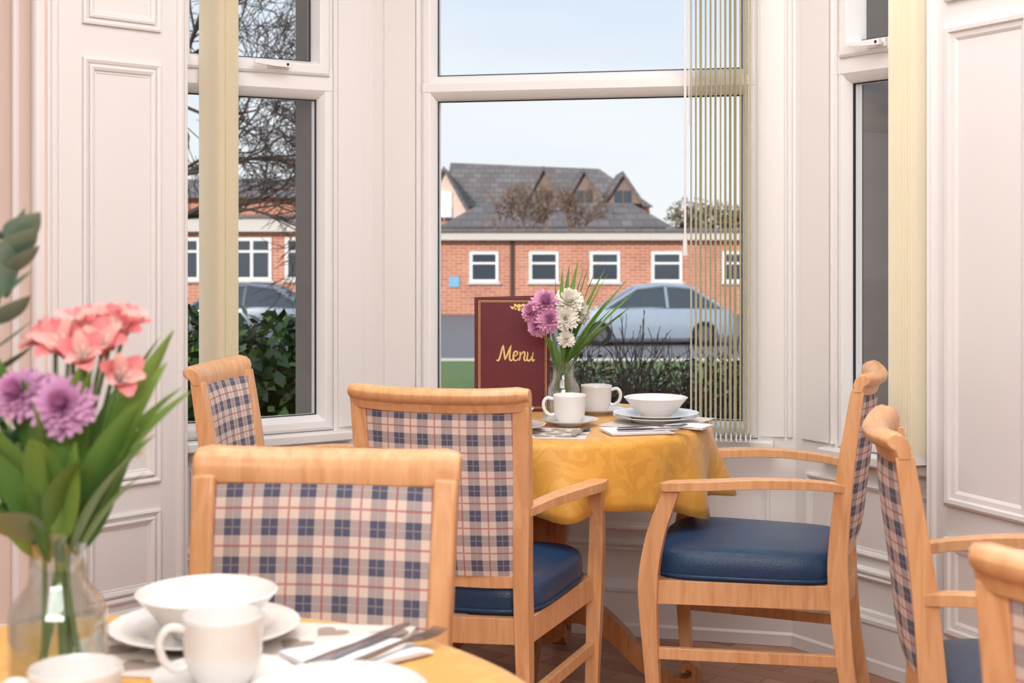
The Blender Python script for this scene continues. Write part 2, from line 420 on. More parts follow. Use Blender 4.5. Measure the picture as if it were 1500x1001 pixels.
# windows ------------------------------------------------------------
def window(name,S,u0,u1,zt0,zt1,casement=True,handle_u=None,F=0.05):
    e = empty(name)
    mb=MB()
    prof=[(0,-0.065),(0,-0.004),(0.010,0.004),(F*.6,0.004),(F-0.006,-0.012),(F,-0.030),(F,-0.065),(0,-0.065)]
    z0=SILL+0.012
    S.frame(mb,u0,u1,z0,WT,prof,M_upvc)
    tp=[(zt0,-0.065),(zt0,-0.030),(zt0+.008,-0.012),(zt0+0.03,0.006),(zt1-0.03,0.006),(zt1-.008,-0.012),(zt1,-0.030),(zt1,-0.065)]
    a=u0+0.006;b=u1-0.006
    vs=[S.p(a,n,z) for z,n in tp]+[S.p(b,n,z) for z,n in tp]; k=len(tp)
    mb.add(vs,[(i,(i+1)%k,k+(i+1)%k,k+i) for i in range(k)]+[tuple(range(k)),tuple(range(2*k-1,k-1,-1))],M_upvc)
    if casement:
        S.frame(mb,u0+0.02,u1-0.02,zt1-0.050,WT-0.02,[(0,-0.05),(0,0.014),(0.008,0.02),(0.036,0.02),(0.044,0.0),(0.05,-0.03),(0.05,-0.05),(0,-0.05)],M_upvc)
    mb.obj('frame',e,angle=30,bevel=0.002)
    mb=MB()
    us = F+(0.022 if casement else 0)
    G1=[(0,-0.030),(0,-0.026),(0.006,-0.028),(0.006,-0.036),(0,-0.036)]
    S.frame(mb,u0+F-.004,u1-F+.004,z0+F-.004,zt0+.004,G1,M_gasket)
    S.frame(mb,u0+us-.004,u1-us+.004,zt1-.004,WT-us+.004,G1,M_gasket)
    mb.obj('gasket',e,smooth=False)
    mb=MB()
    mb.add([S.p(u0+.03,-0.04,z0+.03),S.p(u1-.03,-0.04,z0+.03),S.p(u1-.03,-0.04,WT-.03),S.p(u0+.03,-0.04,WT-.03)],[(0,1,2,3)],M_glass)
    mb.obj('glass_pane',e,smooth=False)
    mb=MB()
    S.box(mb,max(u0-0.04,0.0),min(u1+0.05,S.L-0.0),-0.03,0.045,SILL-0.022,SILL+0.010,M_paint)
    mb.obj('window_sill',e,bevel=0.006)
    if handle_u is not None:
        mb=MB(); zc=zt1-0.025
        S.box(mb,handle_u-.035,handle_u+.035,0.020,0.028,zc-.012,zc+.012,M_china)
        mb.tube([S.p(handle_u+.02,.028,zc),S.p(handle_u+.02,.045,zc)],.009,M_upvc,12)
        mb.sweep([S.p(handle_u+.03,.046,zc),S.p(handle_u-.03,.050,zc),S.p(handle_u-.09,.048,zc+.004)],[(.012,.018),(.012,.015),(.010,.011)],(S.n.x,S.n.y,0),M_upvc)
        mb.tube([S.p(handle_u+.02,.052,zc),S.p(handle_u+.02,.0535,zc)],.005,M_gasket,10)
        mb.obj('window_handle',e,bevel=.003)
    return e
window('window_1',S_l,wl[0],wl[1],1.70,1.825,True,0.36)
window('window_2',S_c,wc[0],wc[1],1.70,1.785,False)
window('window_3',S_r,wr[0],wr[1],1.71,1.835,True,0.36,0.038)
mb=MB(); S_l.box(mb,0.515,0.56,-0.20,-0.072,-0.3,WT+.1,M_stone); mb.obj('trim_6',smooth=False)
mb=MB(); S_r.box(mb,0.17,0.215,-0.24,-0.072,-0.3,WT+.1,M_stone); mb.obj('trim_7',smooth=False)

def blind(name,S,u0,u1,n,nn,ang,zb=0.66,w=0.089,cord=None):
    mb=MB(); e=empty(name)
    for i in range(n):
        u=u0+(u1-u0)*i/(n-1); a=math.radians(ang+random.uniform(-2.5,2.5))
        du=math.sin(a)*w/2; dn=math.cos(a)*w/2; k=5; vs=[]
        for z in (zb,CEIL-0.06):
            for j in range(k):
                t=j/(k-1)*2-1
                c=0.004*(1-t*t)
                vs.append(S.p(u+du*t+c*math.cos(a), nn+dn*t-c*math.sin(a), z))
        mb.add(vs,[(j,j+1,k+j+1,k+j) for j in range(k-1)],M_blind)
        mb.sweep([S.p(u-du,nn-dn,zb-.008),S.p(u+du,nn+dn,zb-.008)],(0.022,0.004),(0,0,1),M_upvc)
    mb.obj('slats',e,fixn=False,angle=80)
    mb=MB(); S.box(mb,max(u0-.05,.02),u1+.04,nn-.02,nn+.02,CEIL-.06,CEIL-.005,M_upvc)
    mb.obj('headrail',e)
    mb=MB()
    for s in (-1,1):
        pts=[]
        for i in range(n):
            u=u0+(u1-u0)*i/(n-1); a=math.radians(ang)
            pts.append(S.p(u+s*math.sin(a)*w/2.1,nn+s*math.cos(a)*w/2.1,zb-.005))
            if i<n-1:
                u2=u+(u1-u0)/(n-1)/2; pts.append(S.p(u2+s*math.sin(a)*w/2.1,nn+s*math.cos(a)*w/2.1,zb-.022))
        mb.tube(pts,.0015,M_upvc,4)
    if cord:
        mb.tube([S.p(cord,nn+.02,CEIL-.06),S.p(cord,nn+.02,1.24)],.004,M_upvc,6)
        mb.tube([S.p(cord,nn+.02,1.26),S.p(cord,nn+.02,1.20)],[.006,.009],M_upvc,8)
        mb.tube([S.p(cord+.012,nn+.02,CEIL-.06),S.p(cord+.012,nn+.02,1.6)],.002,M_upvc,5)
    mb.obj('chain_and_cord',e)
    return e
blind('vertical_blind',S_c,1.055,1.235,13,0.075,8,0.655,cord=1.04)
blind('vertical_blind',S_l,0.120,0.178,9,0.065,26,0.655)
blind('vertical_blind',S_r,0.485,0.575,10,0.055,-20,0.655)

# ---------------------------------------------------------------- chairs
def chair_meshes():
    out={}
    for arms in (True,False):
        mb=MB()
        for s in (-1,1):
            p=crv([(s*.198,-.262,0),(s*.188,-.225,.22),(s*.180,-.208,.42),(s*.178,-.209,.52),(s*.183,-.226,.70),(s*.188,-.254,.888)],4)
            mb.sweep(p,lerpl([(.026,.030),(.030,.040),(.034,.050),(.035,.046),(.036,.040),(.036,.030)],4),(1,0,0),M_beech)
            if arms:
                p=crv([(s*.238,.222,0),(s*.243,.236,.22),(s*.248,.243,.40),(s*.256,.222,.53),(s*.262,.180,.645)],4)
                mb.sweep(p,lerpl([(.028,.028),(.034,.036),(.038,.048),(.034,.044),(.030,.036)],4),(1,0,0),M_beech)
                p=crv([(s*.188,-.220,.650),(s*.215,-.15,.660),(s*.256,-.02,.664),(s*.272,.09,.658),(s*.266,.185,.650),(s*.262,.205,.648)],4)
                mb.sweep(p,lerpl([(.024,.020),(.034,.021),(.046,.022),(.052,.022),(.048,.022),(.030,.020)],4),(1,0,0),M_beech)
            else:
                p=crv([(s*.215,.215,0),(s*.220,.228,.22),(s*.224,.232,.42)],4)
                mb.sweep(p,lerpl([(.028,.028),(.034,.034),(.036,.040)],4),(1,0,0),M_beech)
            k=.248 if arms else .224
            mb.sweep([(s*.185,-.20,.385),(s*(k-.01),.235,.385)],(.058,.022),(0,0,1),M_beech)
            mb.sweep([(s*.190,-.22,.235),(s*(k-.006),.235,.235)],(.028,.018),(0,0,1),M_beech)
        k=.235 if arms else .21
        mb.sweep(crv([(-k,.228,.385),(-k/2,.248,.385),(k/2,.248,.385),(k,.228,.385)],4),(.058,.022),(0,0,1),M_beech)
        mb.sweep(crv([(-.18,-.208,.385),(0,-.228,.385),(.18,-.208,.385)],5),(.058,.022),(0,0,1),M_beech)
        mb.sweep(crv([(-.176,-.210,.495),(-.09,-.228,.495),(.09,-.228,.495),(.176,-.210,.495)],4),(.028,.020),(0,0,1),M_beech)
        prof=[(.014,.870),(.016,.895),(.010,.912),(-.002,.922),(-.017,.926),(-.029,.921),(-.035,.911),(-.033,.900),(-.025,.893),(-.016,.889),(-.010,.870)]
        N=18; vs=[]
        for i in range(N+1):
            u=-1+2*i/N; x=u*.208; yy=-.256-.028*(1-u*u)
            lift=.007*abs(u)**3
            sc_=1.0-0.25*max(0,(abs(u)-.93)/.07)
            for a,z in prof:
                vs.append((x, yy+a*sc_, .898+(z-.898)*sc_+lift))
        n=len(prof); fs=[(i*n+j,i*n+(j+1)%n,(i+1)*n+(j+1)%n,(i+1)*n+j) for i in range(N) for j in range(n)]
        fs+=[tuple(range(n)),tuple(N*n+j for j in range(n-1,-1,-1))]
        mb.add(vs,fs,M_beech)
        out['arm' if arms else 'noarm']=mb.mesh('chair_frame',True,50)
    mb=MB()
    def ring(sx,z,n=48,ex=5.0):
        r=[]
        for j in range(n):
            a=2*math.pi*j/n; c,s_=math.cos(a),math.sin(a)
            x=abs(c)**(2/ex)*(1 if c>0 else -1); y=abs(s_)**(2/ex)*(1 if s_>0 else -1)
            hw=.203+.037*(y+1)/2
            r.append((x*hw*sx, .018+y*.228*sx+ (0.012*(1-x*x) if y>0 else 0), z))
        return r
    prof=[(.93,.412),(.985,.414),(1.0,.422),(1.012,.445),(1.0,.468),(.975,.480),(.93,.487),(.8,.492),(.55,.496),(.25,.498),(0.02,.498)]
    vs=[];n=48
    for s_,z in prof: vs+=ring(s_,z)
    k=len(prof)
    mb.add(vs,[(i*n+j,i*n+(j+1)%n,(i+1)*n+(j+1)%n,(i+1)*n+j) for i in range(k-1) for j in range(n)]+[tuple(range(n-1,-1,-1)),tuple((k-1)*n+j for j in range(n))],M_blue)
    r=ring(1.005,.424); mb.tube(r+[r[0]],.004,M_blue,6,False)
    out['seat']=mb.mesh('seat',True,60)
    mb=MB(); NU,NV=16,14
    def P(u,v,side):
        z=.508+(.874-.508)*v
        hw=.162+.010*v
        y=-.212-.044*max(0,(z-.52)/.36)**1.25-.024*(1-u*u)
        th=.012+.010*(1-abs(u)**4)*(1-abs(2*v-1)**6)
        return (u*hw,y+side*th,z)
    for side in (1,-1):
        vs=[P(-1+2*i/NU,j/NV,side) for j in range(NV+1) for i in range(NU+1)]
        mb.add(vs,[(j*(NU+1)+i,j*(NU+1)+i+1,(j+1)*(NU+1)+i+1,(j+1)*(NU+1)+i) for j in range(NV) for i in range(NU)],M_plaid)
    def edge(pts):
        vs=[P(u,v,1) for u,v in pts]+[P(u,v,-1) for u,v in pts]; n=len(pts)
        mb.add(vs,[(i,i+1,n+i+1,n+i) for i in range(n-1)],M_plaid)
    edge([(-1+2*i/NU,0) for i in range(NU+1)]); edge([(-1+2*i/NU,1) for i in range(NU+1)])
    edge([(-1,j/NV) for j in range(NV+1)]); edge([(1,j/NV) for j in range(NV+1)])
    out['back']=mb.mesh('backrest',True,50)
    return out
CM=chair_meshes()
def chair(x,y,fx,fy,arms=True):
    e=empty('dining_chair',(x,y,0),math.atan2(-fx,fy))
    mkobj('wooden_frame',CM['arm' if arms else 'noarm'],e,bevel=.006,seg=3)
    mkobj('seat',CM['seat'],e); mkobj('backrest',CM['back'],e)
    return e
def nv(x,y): l=math.hypot(x,y); return x/l,y/l
chair(-.093,3.385,*nv(.26,.96))
chair(-.315,1.912,*nv(-.120,-.99),False)
chair(-.51,3.72,*nv(.99,-.13))
chair(.638,3.66,*nv(-.96,.28))
chair(.945,2.505,*nv(.97,-.22))
chair(.822,1.60,*nv(.62,.78))

# ---------------------------------------------------------------- tables
def table(x,y,r,rz,seed):
    e=empty('dining_table',(x,y,0),rz)
    mb=MB()
    mb.lathe([(0,.742),(r-.02,.742),(r-.005,.738),(r-.005,.722),(r-.02,.716),(0,.716)],M_dark,n=64)
    mb.obj('table_top',e,angle=40)
    mb=MB()
    mb.lathe([(0,.715),(.10,.715),(.10,.69),(.05,.67),(.042,.64),(.055,.60),(.075,.54),(.082,.47),(.072,.40),(.050,.355),(.045,.335),(.062,.325),(.062,.31),(.05,.30),(.055,.26),(.065,.24),(.065,.15),(.05,.13),(0,.12)],M_dark,n=32)
    mb.obj('column',e,angle=40)
    mb=MB()
    for i in range(4):
        a=math.pi/4+i*math.pi/2; c,s=math.cos(a),math.sin(a)
        pts=[(.05,.215),(.12,.215),(.20,.165),(.28,.085),(.345,.040),(.395,.028),(.425,.045),(.425,.072),(.402,.080),(.39,.062)]
        p=crv([(c*q,s*q,z) for q,z in pts],4)
        mb.sweep(p,lerpl([(.045,.075),(.045,.07),(.045,.055),(.045,.046),(.045,.042),(.05,.036),(.05,.028),(.05,.022),(.05,.018),(.05,.012)],4),(-s,c,0),M_dark)
    mb.obj('scroll_feet',e,angle=40,bevel=.004)
    rnd=random.Random(seed); ph=[rnd.uniform(0,6.28) for _ in range(4)]
    mb=MB(); N=192; rings=[]
    for q in (0.0,.25,.5,.75,.92,.975): rings.append((r*q,0.7445,0))
    for d in (0.006,.02,.045,.075,.105,.135,.165,.19): rings.append((None,d,0))
    vs=[]
    for q,d,_ in rings:
        for j in range(N):
            a=2*math.pi*j/N
            if q is not None: rr=q; z=d
            else:
                f=d/.19
                w=math.sin(9*a+ph[0])*.55+math.sin(14*a+ph[1]+.6*math.sin(3*a))*.5+math.sin(5*a+ph[2])*.3+math.sin(23*a+ph[3])*.18
                drop=d*(1+.12*math.sin(4*a+ph[3])+.07*w)
                rr=r+.004+.038*f*w*min(1,f*1.6)+.022*f+ .006*min(1,d/.02)
                z=.7435-drop
            vs.append((rr*math.cos(a),rr*math.sin(a),z))
    k=len(rings)
    mb.add(vs,[(i*N+j,i*N+(j+1)%N,(i+1)*N+(j+1)%N,(i+1)*N+j) for i in range(k-1) for j in range(N)],M_cloth)
    o=mb.obj('tablecloth',None,angle=180,loc=(x,y,0.0005),rz=0)
    s=o.modifiers.new('solid','SOLIDIFY'); s.thickness=.0012; s.offset=1
    return e
BT=(.085,3.985); FT=(-.43,1.45)
table(BT[0],BT[1],.458,math.radians(-55),3)
table(FT[0],FT[1],.478,math.radians(20),5)
TZ=.7462+.0005

# ---------------------------------------------------------------- tableware
def build_cup():
    mb=MB()
    mb.lathe([(0,.004),(.024,.004),(.026,0),(.030,0),(.033,.006),(.040,.018),(.0435,.035),(.0445,.070),(.0455,.074),(.044,.0755),(.042,.072),(.041,.036),(.037,.018),(.028,.010),(0,.009)],M_china)
    mb.tube(crv([(.040,0,.062),(.060,0,.066),(.070,0,.052),(.066,0,.032),(.052,0,.020),(.040,0,.022)],6),.0048,M_china,8)
    return mb.mesh('cup',True,60)
def build_saucer():
    mb=MB(); mb.lathe([(0,.003),(.032,.003),(.034,0),(.038,0),(.040,.004),(.060,.009),(.077,.016),(.078,.0175),(.076,.018),(.058,.012),(.036,.007),(.030,.006),(0,.006)],M_china,n=56); return mb.mesh('saucer',True,60)
def build_plate(R=.118):
    mb=MB(); mb.lathe([(0,.003),(.060,.003),(.062,0),(.066,0),(.07,.004),(.085,.010),(R-.002,.017),(R,.019),(R-.003,.0195),(.086,.013),(.072,.008),(.065,.006),(0,.006)],M_china,n=64); return mb.mesh('plate',True,60)
def build_bowl(R=.088):
    mb=MB(); mb.lathe([(0,.004),(.034,.004),(.036,0),(.040,0),(.042,.005),(.058,.016),(.072,.034),(R-.002,.050),(R,.0525),(R-.003,.0535),(.069,.037),(.054,.019),(.038,.010),(0,.008)],M_china,n=64); return mb.mesh('bowl',True,60)
ME_cup,ME_sau,ME_pl,ME_bw=build_cup(),build_saucer(),build_plate(),build_bowl()
def cup(x,y,rz,z=0):
    mkobj('saucer',ME_sau,None,(x,y,TZ+z)); mkobj('teacup',ME_cup,None,(x,y,TZ+z+.0072),rz)
def setting(x,y,plates=1):
    z=TZ+.002
    for i in range(plates): mkobj('dinner_plate',ME_pl,None,(x,y,z)); z+=.0075
    mkobj('cereal_bowl',ME_bw,None,(x,y,z))
def slab(name,x,y,w,d,rz,m,z,t=.0015,hearts=False):
    mb=MB(); mb.box((-w/2,-d/2,0),(w/2,d/2,t),m)
    if hearts:
        r=random.Random(4)
        for ix in range(5):
            for iy in range(4):
                cx=-w/2+.045+ix*(w-.09)/4+(.02 if iy%2 else -.01); cy=-d/2+.04+iy*(d-.08)/3; s=.0018*r.uniform(.8,1.05); an=r.uniform(-.6,.6)
                pts=[]
                for j in range(20):
                    q=2*math.pi*j/20; hx=16*math.sin(q)**3; hy=13*math.cos(q)-5*math.cos(2*q)-2*math.cos(3*q)-math.cos(4*q)
                    hx,hy=hx*s*.9,hy*s*.9
                    X=cx+hx*math.cos(an)-hy*math.sin(an); Y=cy+hx*math.sin(an)+hy*math.cos(an)
                    pts.append((max(-w/2,min(w/2,X)),max(-d/2,min(d/2,Y)),t+.0004))
                mb.add(pts,[tuple(range(20))],M_heart)
    return mb.obj(name,None,smooth=False,loc=(x,y,z),rz=rz,fixn=False)
def napkin(x,y,rz,z,s=.19):
    mb=MB()
    for i,(o,h) in enumerate(((0,0),(.008,.002),(.016,.004))):
        a=s-o
        mb.add([(0,0,h),(a,0,h),(a,.11-o,h+.001),(0,.11,h+.001),(0,0,h+.0015),(a,0,h+.0015),(a,.11-o,h+.003),(0,.11,h+.003)],[(0,3,2,1),(4,5,6,7),(0,1,5,4),(1,2,6,5),(2,3,7,6),(3,0,4,7)],M_napkin)
    mb.obj('paper_napkin',None,smooth=False,loc=(x,y,z),rz=rz)
def knife(x,y,rz,z):
    mb=MB()
    mb.sweep([(0,0,.003),(.05,0,.003),(.09,0,.003),(.10,0,.003),(.16,.002,.003),(.195,.004,.003),(.205,.006,.003)],[(.012,.005),(.012,.006),(.009,.005),(.016,.002),(.019,.0015),(.014,.0012),(.003,.001)],(0,1,0),M_steel)
    mb.obj('table_knife',None,loc=(x,y,z),rz=rz,bevel=.0008)
def fork(x,y,rz,z):
    mb=MB()
    mb.sweep([(0,0,.003),(.05,0,.004),(.11,0,.006),(.13,0,.004),(.145,0,.003)],[(.013,.003),(.010,.003),(.006,.003),(.014,.002),(.022,.002)],(0,1,0),M_steel)
    for t in (-.009,-.003,.003,.009): mb.sweep([(.144,t,.003),(.17,t,.003),(.19,t,.006)],[(.004,.002),(.0035,.002),(.002,.001)],(0,1,0),M_steel)
    mb.obj('table_fork',None,loc=(x,y,z),rz=rz)
def spoon(x,y,rz,z):
    mb=MB()
    mb.sweep([(0,0,.002),(.05,0,.004),(.09,0,.006),(.105,0,.005)],[(.012,.003),(.007,.003),(.005,.003),(.008,.002)],(0,1,0),M_steel)
    vs=[];n=16
    for k,(s,h) in enumerate(((1,.005),(.85,.0025),(.5,.0008),(.05,.0003))):
        for j in range(n):
            a=2*math.pi*j/n; vs.append((.122+.021*s*math.cos(a),.0145*s*math.sin(a),h))
    mb.add(vs,[(i*n+j,i*n+(j+1)%n,(i+1)*n+(j+1)%n,(i+1)*n+j) for i in range(3) for j in range(n)],M_steel)
    mb.obj('dessert_spoon',None,loc=(x,y,z),rz=rz)
R=math.radians
slab('placemat',.40,3.91,.30,.22,R(60),M_matt,TZ); slab('placemat',.03,3.69,.34,.20,R(-8),M_matt,TZ,hearts=True); slab('placemat',-.21,4.08,.32,.22,R(80),M_matt,TZ)
setting(.395,3.905,2); setting(-.235,4.08,1)
mkobj('dinner_plate',ME_pl,None,(-.030,3.72,TZ+.002)); mkobj('cereal_bowl',ME_bw,None,(-.030,3.72,TZ+.0095))
cup(.155,3.835,R(180),.002); cup(.243,4.10,R(-10))
napkin(.255,3.625,R(14),TZ+.002,.17); napkin(.50,3.73,R(62),TZ+.002,.10)
knife(.27,3.655,R(10),TZ+.011); fork(.275,3.69,R(14),TZ+.011)
spoon(.155,3.60,R(72),TZ+.003)
slab('placemat',-.34,1.745,.40,.25,R(-8),M_matt,TZ,hearts=True)
mkobj('dinner_plate',ME_pl,None,(-.385,1.785,TZ+.003)); mkobj('cereal_bowl',ME_bw,None,(-.382,1.78,TZ+.0105))
cup(-.322,1.585,R(205),.003)
cup(-.43,1.40,R(200))
mkobj('dinner_plate',ME_pl,None,(-.172,1.40,TZ+.001)); mkobj('cereal_bowl',ME_bw,None,(-.172,1.405,TZ+.0085))
napkin(-.205,1.62,R(42),TZ+.003,.15)
knife(-.235,1.635,R(58),TZ+.0115); fork(-.195,1.622,R(56),TZ+.0115)

# ---------------------------------------------------------------- menu
e=empty('menu_folder',(.001,4.15,TZ+.001),R(-4))
mb=MB(); mb.box((-.110,-.004,0),(.110,.0,.333),M_menu); mb.obj('front_cover',e,bevel=.0015)
mb=MB(); mb.box((0,0,0),(.22,.004,.333),M_menu); bc=mb.obj('back_cover',e,bevel=.0015,loc=(-.110,.0005,0),rz=R(32))
mb=MB()
def gl(x0,x1,z0,z1): mb.box((x0,-.0052,z0),(x1,-.0040,z1),M_gold)
x0,x1,z0,z1=-.098,.100,.010,.323; t=.0014
gl(x0,x1,z0,z0+t);gl(x0,x1,z1-t,z1);gl(x0,x0+t,z0,z1);gl(x1-t,x1,z0,z1)
x0+=.004;x1-=.004;z0+=.004;z1-=.004;t=.0006
gl(x0,x1,z0,z0+t);gl(x0,x1,z1-t,z1);gl(x0,x0+t,z0,z1);gl(x1-t,x1,z0,z1)
def disc(cx,cz,r):
    n=12; mb.add([(cx+r*math.cos(2*math.pi*j/n),-.0050,cz+r*math.sin(2*math.pi*j/n)) for j in range(n)],[tuple(range(n))],M_gold)
cx=.020;cz=.304
disc(cx,cz+.003,.0065); disc(cx,cz-.006,.005)
for s in (-1,1):
    pts=[(cx+s*(.004+.022*q),-.0048,cz+.005*math.sin(q*7)) for q in [i/10 for i in range(11)]]
    mb.tube(pts,[.0035-.002*i/10 for i in range(11)],M_gold,5)
    disc(cx+s*.012,cz+.007,.0035); disc(cx+s*.019,cz-.001,.0032); disc(cx+s*.010,cz-.005,.003)
mb.obj('gold_border',e,smooth=False)
mb=MB()
def stroke(pts,w0=.0024,w1=.0050):
    p=crv([(x*.00108,-.0052,z*.00108) for x,z in pts],6); n=len(p)
    mb.sweep(p,[(w0+(w1-w0)*math.sin(math.pi*i/(n-1)),.0008) for i in range(n)],(.6,0,.8),M_gold)
ox,oz=-39,137
def L(pts): stroke([(ox+x,oz+z) for x,z in pts])
L([(-4,2),(1,0),(6,10),(12,34),(15,42)]); L([(15,42),(17,24),(19,6),(20,2)]); L([(20,2),(28,22),(36,42)]); L([(36,42),(33,22),(32,6),(36,0),(41,5)])
L([(43,11),(52,17),(53,23),(47,25),(43,18),(42,8),(45,1),(51,1),(57,7)])
L([(59,24),(61,20),(60,8),(58,0)]); L([(59,8),(65,20),(71,24),(73,18),(71,6),(74,0),(78,5)])
L([(80,24),(81,18),(79,6),(82,0),(88,3),(94,14),(96,24)]); L([(96,24),(93,8),(95,0),(100,4)])
mb.obj('menu_lettering',e,smooth=False)

# ---------------------------------------------------------------- flowers
def leaf(mb,base,d,length,width,m,bend=(0,0,-.3),fold=.25,segs=9,roll=0.0,wp=.75,ruffle=0):
    d=Vector(d).normalized(); b=Vector(bend); p=Vector(base)
    side=d.cross(Vector((0,0,1)))
    if side.length<.1: side=Vector((1,0,0))
    side.normalize(); side=Matrix.Rotation(roll,3,d)@side
    vs=[]
    for i in range(segs+1):
        t=i/segs; dd=(d+b*t*t).normalized()
        sd=(side-dd*side.dot(dd)).normalized(); up=sd.cross(dd)
        w=width*.5*max(.03,math.sin(math.pi*min(1,t**wp*.97+.03))**.85)
        rf=ruffle*width*math.sin(i*2.3)
        vs+= [p-sd*w+up*(w*fold+rf), p-sd*w*.5+up*w*fold*.3, p.copy(), p+sd*w*.5+up*w*fold*.3, p+sd*w+up*(w*fold-rf)]
        p=p+dd*length/segs
    mb.add(vs,[(i*5+j,i*5+j+1,(i+1)*5+j+1,(i+1)*5+j) for i in range(segs) for j in range(4)],m)
def basis(ax):
    ax=Vector(ax).normalized(); a=ax.orthogonal().normalized(); return ax,a,ax.cross(a)
def petal(mb,base,rad,tan,ax,el,ln,wd,curl,m):
    vs=[];p=Vector(base);n=5
    for i in range(n+1):
        t=i/n; a=el+curl*t; d=rad*math.cos(a)+ax*math.sin(a); up=ax*math.cos(a)-rad*math.sin(a)
        w=wd*.5*(.35+.65*math.sin(math.pi*min(.5,t*.62+.05)) if t<.8 else (.95 if t<.95 else .45))
        vs+=[p-tan*w+up*w*.35,p.copy(),p+tan*w+up*w*.35]
        p=p+d*ln/n
    mb.add(vs,[(i*3+j,i*3+j+1,(i+1)*3+j+1,(i+1)*3+j) for i in range(n) for j in range(2)],m)
def mum(mb,c,ax,Rr,ms,layers=6,np_=16):
    ax,a,b=basis(ax); c=Vector(c)
    if not isinstance(ms,(list,tuple)): ms=[ms]
    for L_ in range(layers):
        f=L_/max(1,layers-1)
        el=R(-12+74*f); ln=Rr*(1-.48*f); cnt=int(np_*(1-.4*f))
        for k in range(cnt):
            th=2*math.pi*(k+.5*(L_%2))/cnt+random.uniform(-.1,.1)
            rad=a*math.cos(th)+b*math.sin(th); tan=ax.cross(rad)
            petal(mb,c+rad*Rr*.06+ax*(Rr*.06*L_),rad,tan,ax,el+random.uniform(-.1,.1),ln*random.uniform(.88,1.06),Rr*.26,R(25),ms[0] if L_>=layers-2 and len(ms)>1 else ms[-1])
def lily(mb,c,ax,s,m):
    ax,a,b=basis(ax); c=Vector(c)
    for k in range(6):
        th=2*math.pi*k/6+random.uniform(-.1,.1); el=R(66 if k%2 else 74)
        rad=a*math.cos(th)+b*math.sin(th); tan=ax.cross(rad)
        wd=s*(.72 if k%2 else .52); vs=[];p=c.copy();n=8;ln=s*1.25
        for i in range(n+1):
            t=i/n; aa=el-R(60)*t*t; d=rad*math.cos(aa)+ax*math.sin(aa); up=ax*math.cos(aa)-rad*math.sin(aa)
            w=wd*.5*(.22+.78*math.sin(math.pi*min(.97,t**1.35*.9+.06)))
            rf=w*.18*math.sin(i*2.5+k)
            vs+=[p-tan*w+up*(w*.5+rf),p-tan*w*.5+up*w*.12,p.copy(),p+tan*w*.5+up*w*.12,p+tan*w+up*(w*.5-rf)]
            p=p+d*ln/n
        mb.add(vs,[(i*5+j,i*5+j+1,(i+1)*5+j+1,(i+1)*5+j) for i in range(n) for j in range(4)],m if k%2 else M_petal_cr)
    for k in range(5):
        th=2*math.pi*k/5; rad=a*math.cos(th)+b*math.sin(th)
        mb.tube([c,c+ax*s*.6+rad*s*.1,c+ax*s*.85+rad*s*.22],.0009,M_petal_wh,4)
def vase(e,h,rb,rn):
    mb=MB()
    mb.lathe([(0,.004),(rb*.85,.004),(rb*.95,0),(rb,.008),(rb,h*.52),(rb*.92,h*.58),(rn*1.05,h*.68),(rn,h*.72),(rn,h*.95),(rn*1.14,h*.97),(rn*1.14,h),(rn*.94,h),(rn*.88,h*.94),(rn*.88,h*.72),(rb*.85,h*.56),(rb*.93,h*.5),(rb*.93,.012),(0,.010)],M_vglass,n=40)
    mb.obj('glass_vase_body',e,angle=50)
    mb=MB(); mb.lathe([(0,.012),(rb*.92,.013),(rb*.92,h*.46),(0,h*.46)],M_water,n=32); mb.obj('water',e,angle=50)
def stem(mb,p0,p1,p2,r=.0022): mb.tube(crv([p0,p1,p2],5),r,M_stem,6)

e=empty('flower_vase',(-.488,1.53,TZ))
vase(e,.195,.052,.030)
mb=MB()
def F(px,py,dy=0.0):
    D=1.53+dy
    return Vector(((px-750)/2083*D+.488, dy, 1.25-(py-350)/2083*D-TZ))
heads=[('l',F(92,508,-.03),(-.2,-.7,.7),.038),('l',F(165,488,.02),(.3,-.4,.85),.042),('l',F(128,480,.03),(-.1,-.3,.95),.038),('l',F(177,554,-.04),(.45,-.75,.45),.034),
       ('l',F(68,498,.0),(-.6,-.4,.7),.034),('l',F(122,522,-.05),(.1,-.7,.5),.034),('l',F(150,505,-.02),(.2,-.6,.7),.034),('l',F(108,482,.0),(.0,-.3,1),.034),('l',F(187,474,.03),(.4,-.2,.9),.032),
       ('p',F(92,597,-.06),(.1,-.92,.4),.034),('p',F(30,578,-.05),(-.2,-.85,.45),.029),('p',F(62,583,-.03),(-.1,-.8,.5),.029),
       ('w',F(198,650,.01),(.7,-.6,.3),.017),('w',F(-30,560,0),(-.4,-.7,.4),.03)]
for i,(k,c,ax,s) in enumerate(heads):
    if k=='l': lily(mb,c-Vector(ax).normalized()*s*.5,ax,s,M_petal_pk)
    elif k=='p': mum(mb,c,ax,s,[M_petal_pd,M_petal_pu],7,22)
    else: mum(mb,c,ax,s,M_petal_wh,3,13)
    a=i*1.3; stem(mb,(.028*math.cos(a),.028*math.sin(a),.018),(c.x*.22,c.y*.2,.19),tuple(c-Vector(ax).normalized()*s*.4),.0024)
mb.obj('blooms',e,angle=180,fixn=False)
mb=MB()
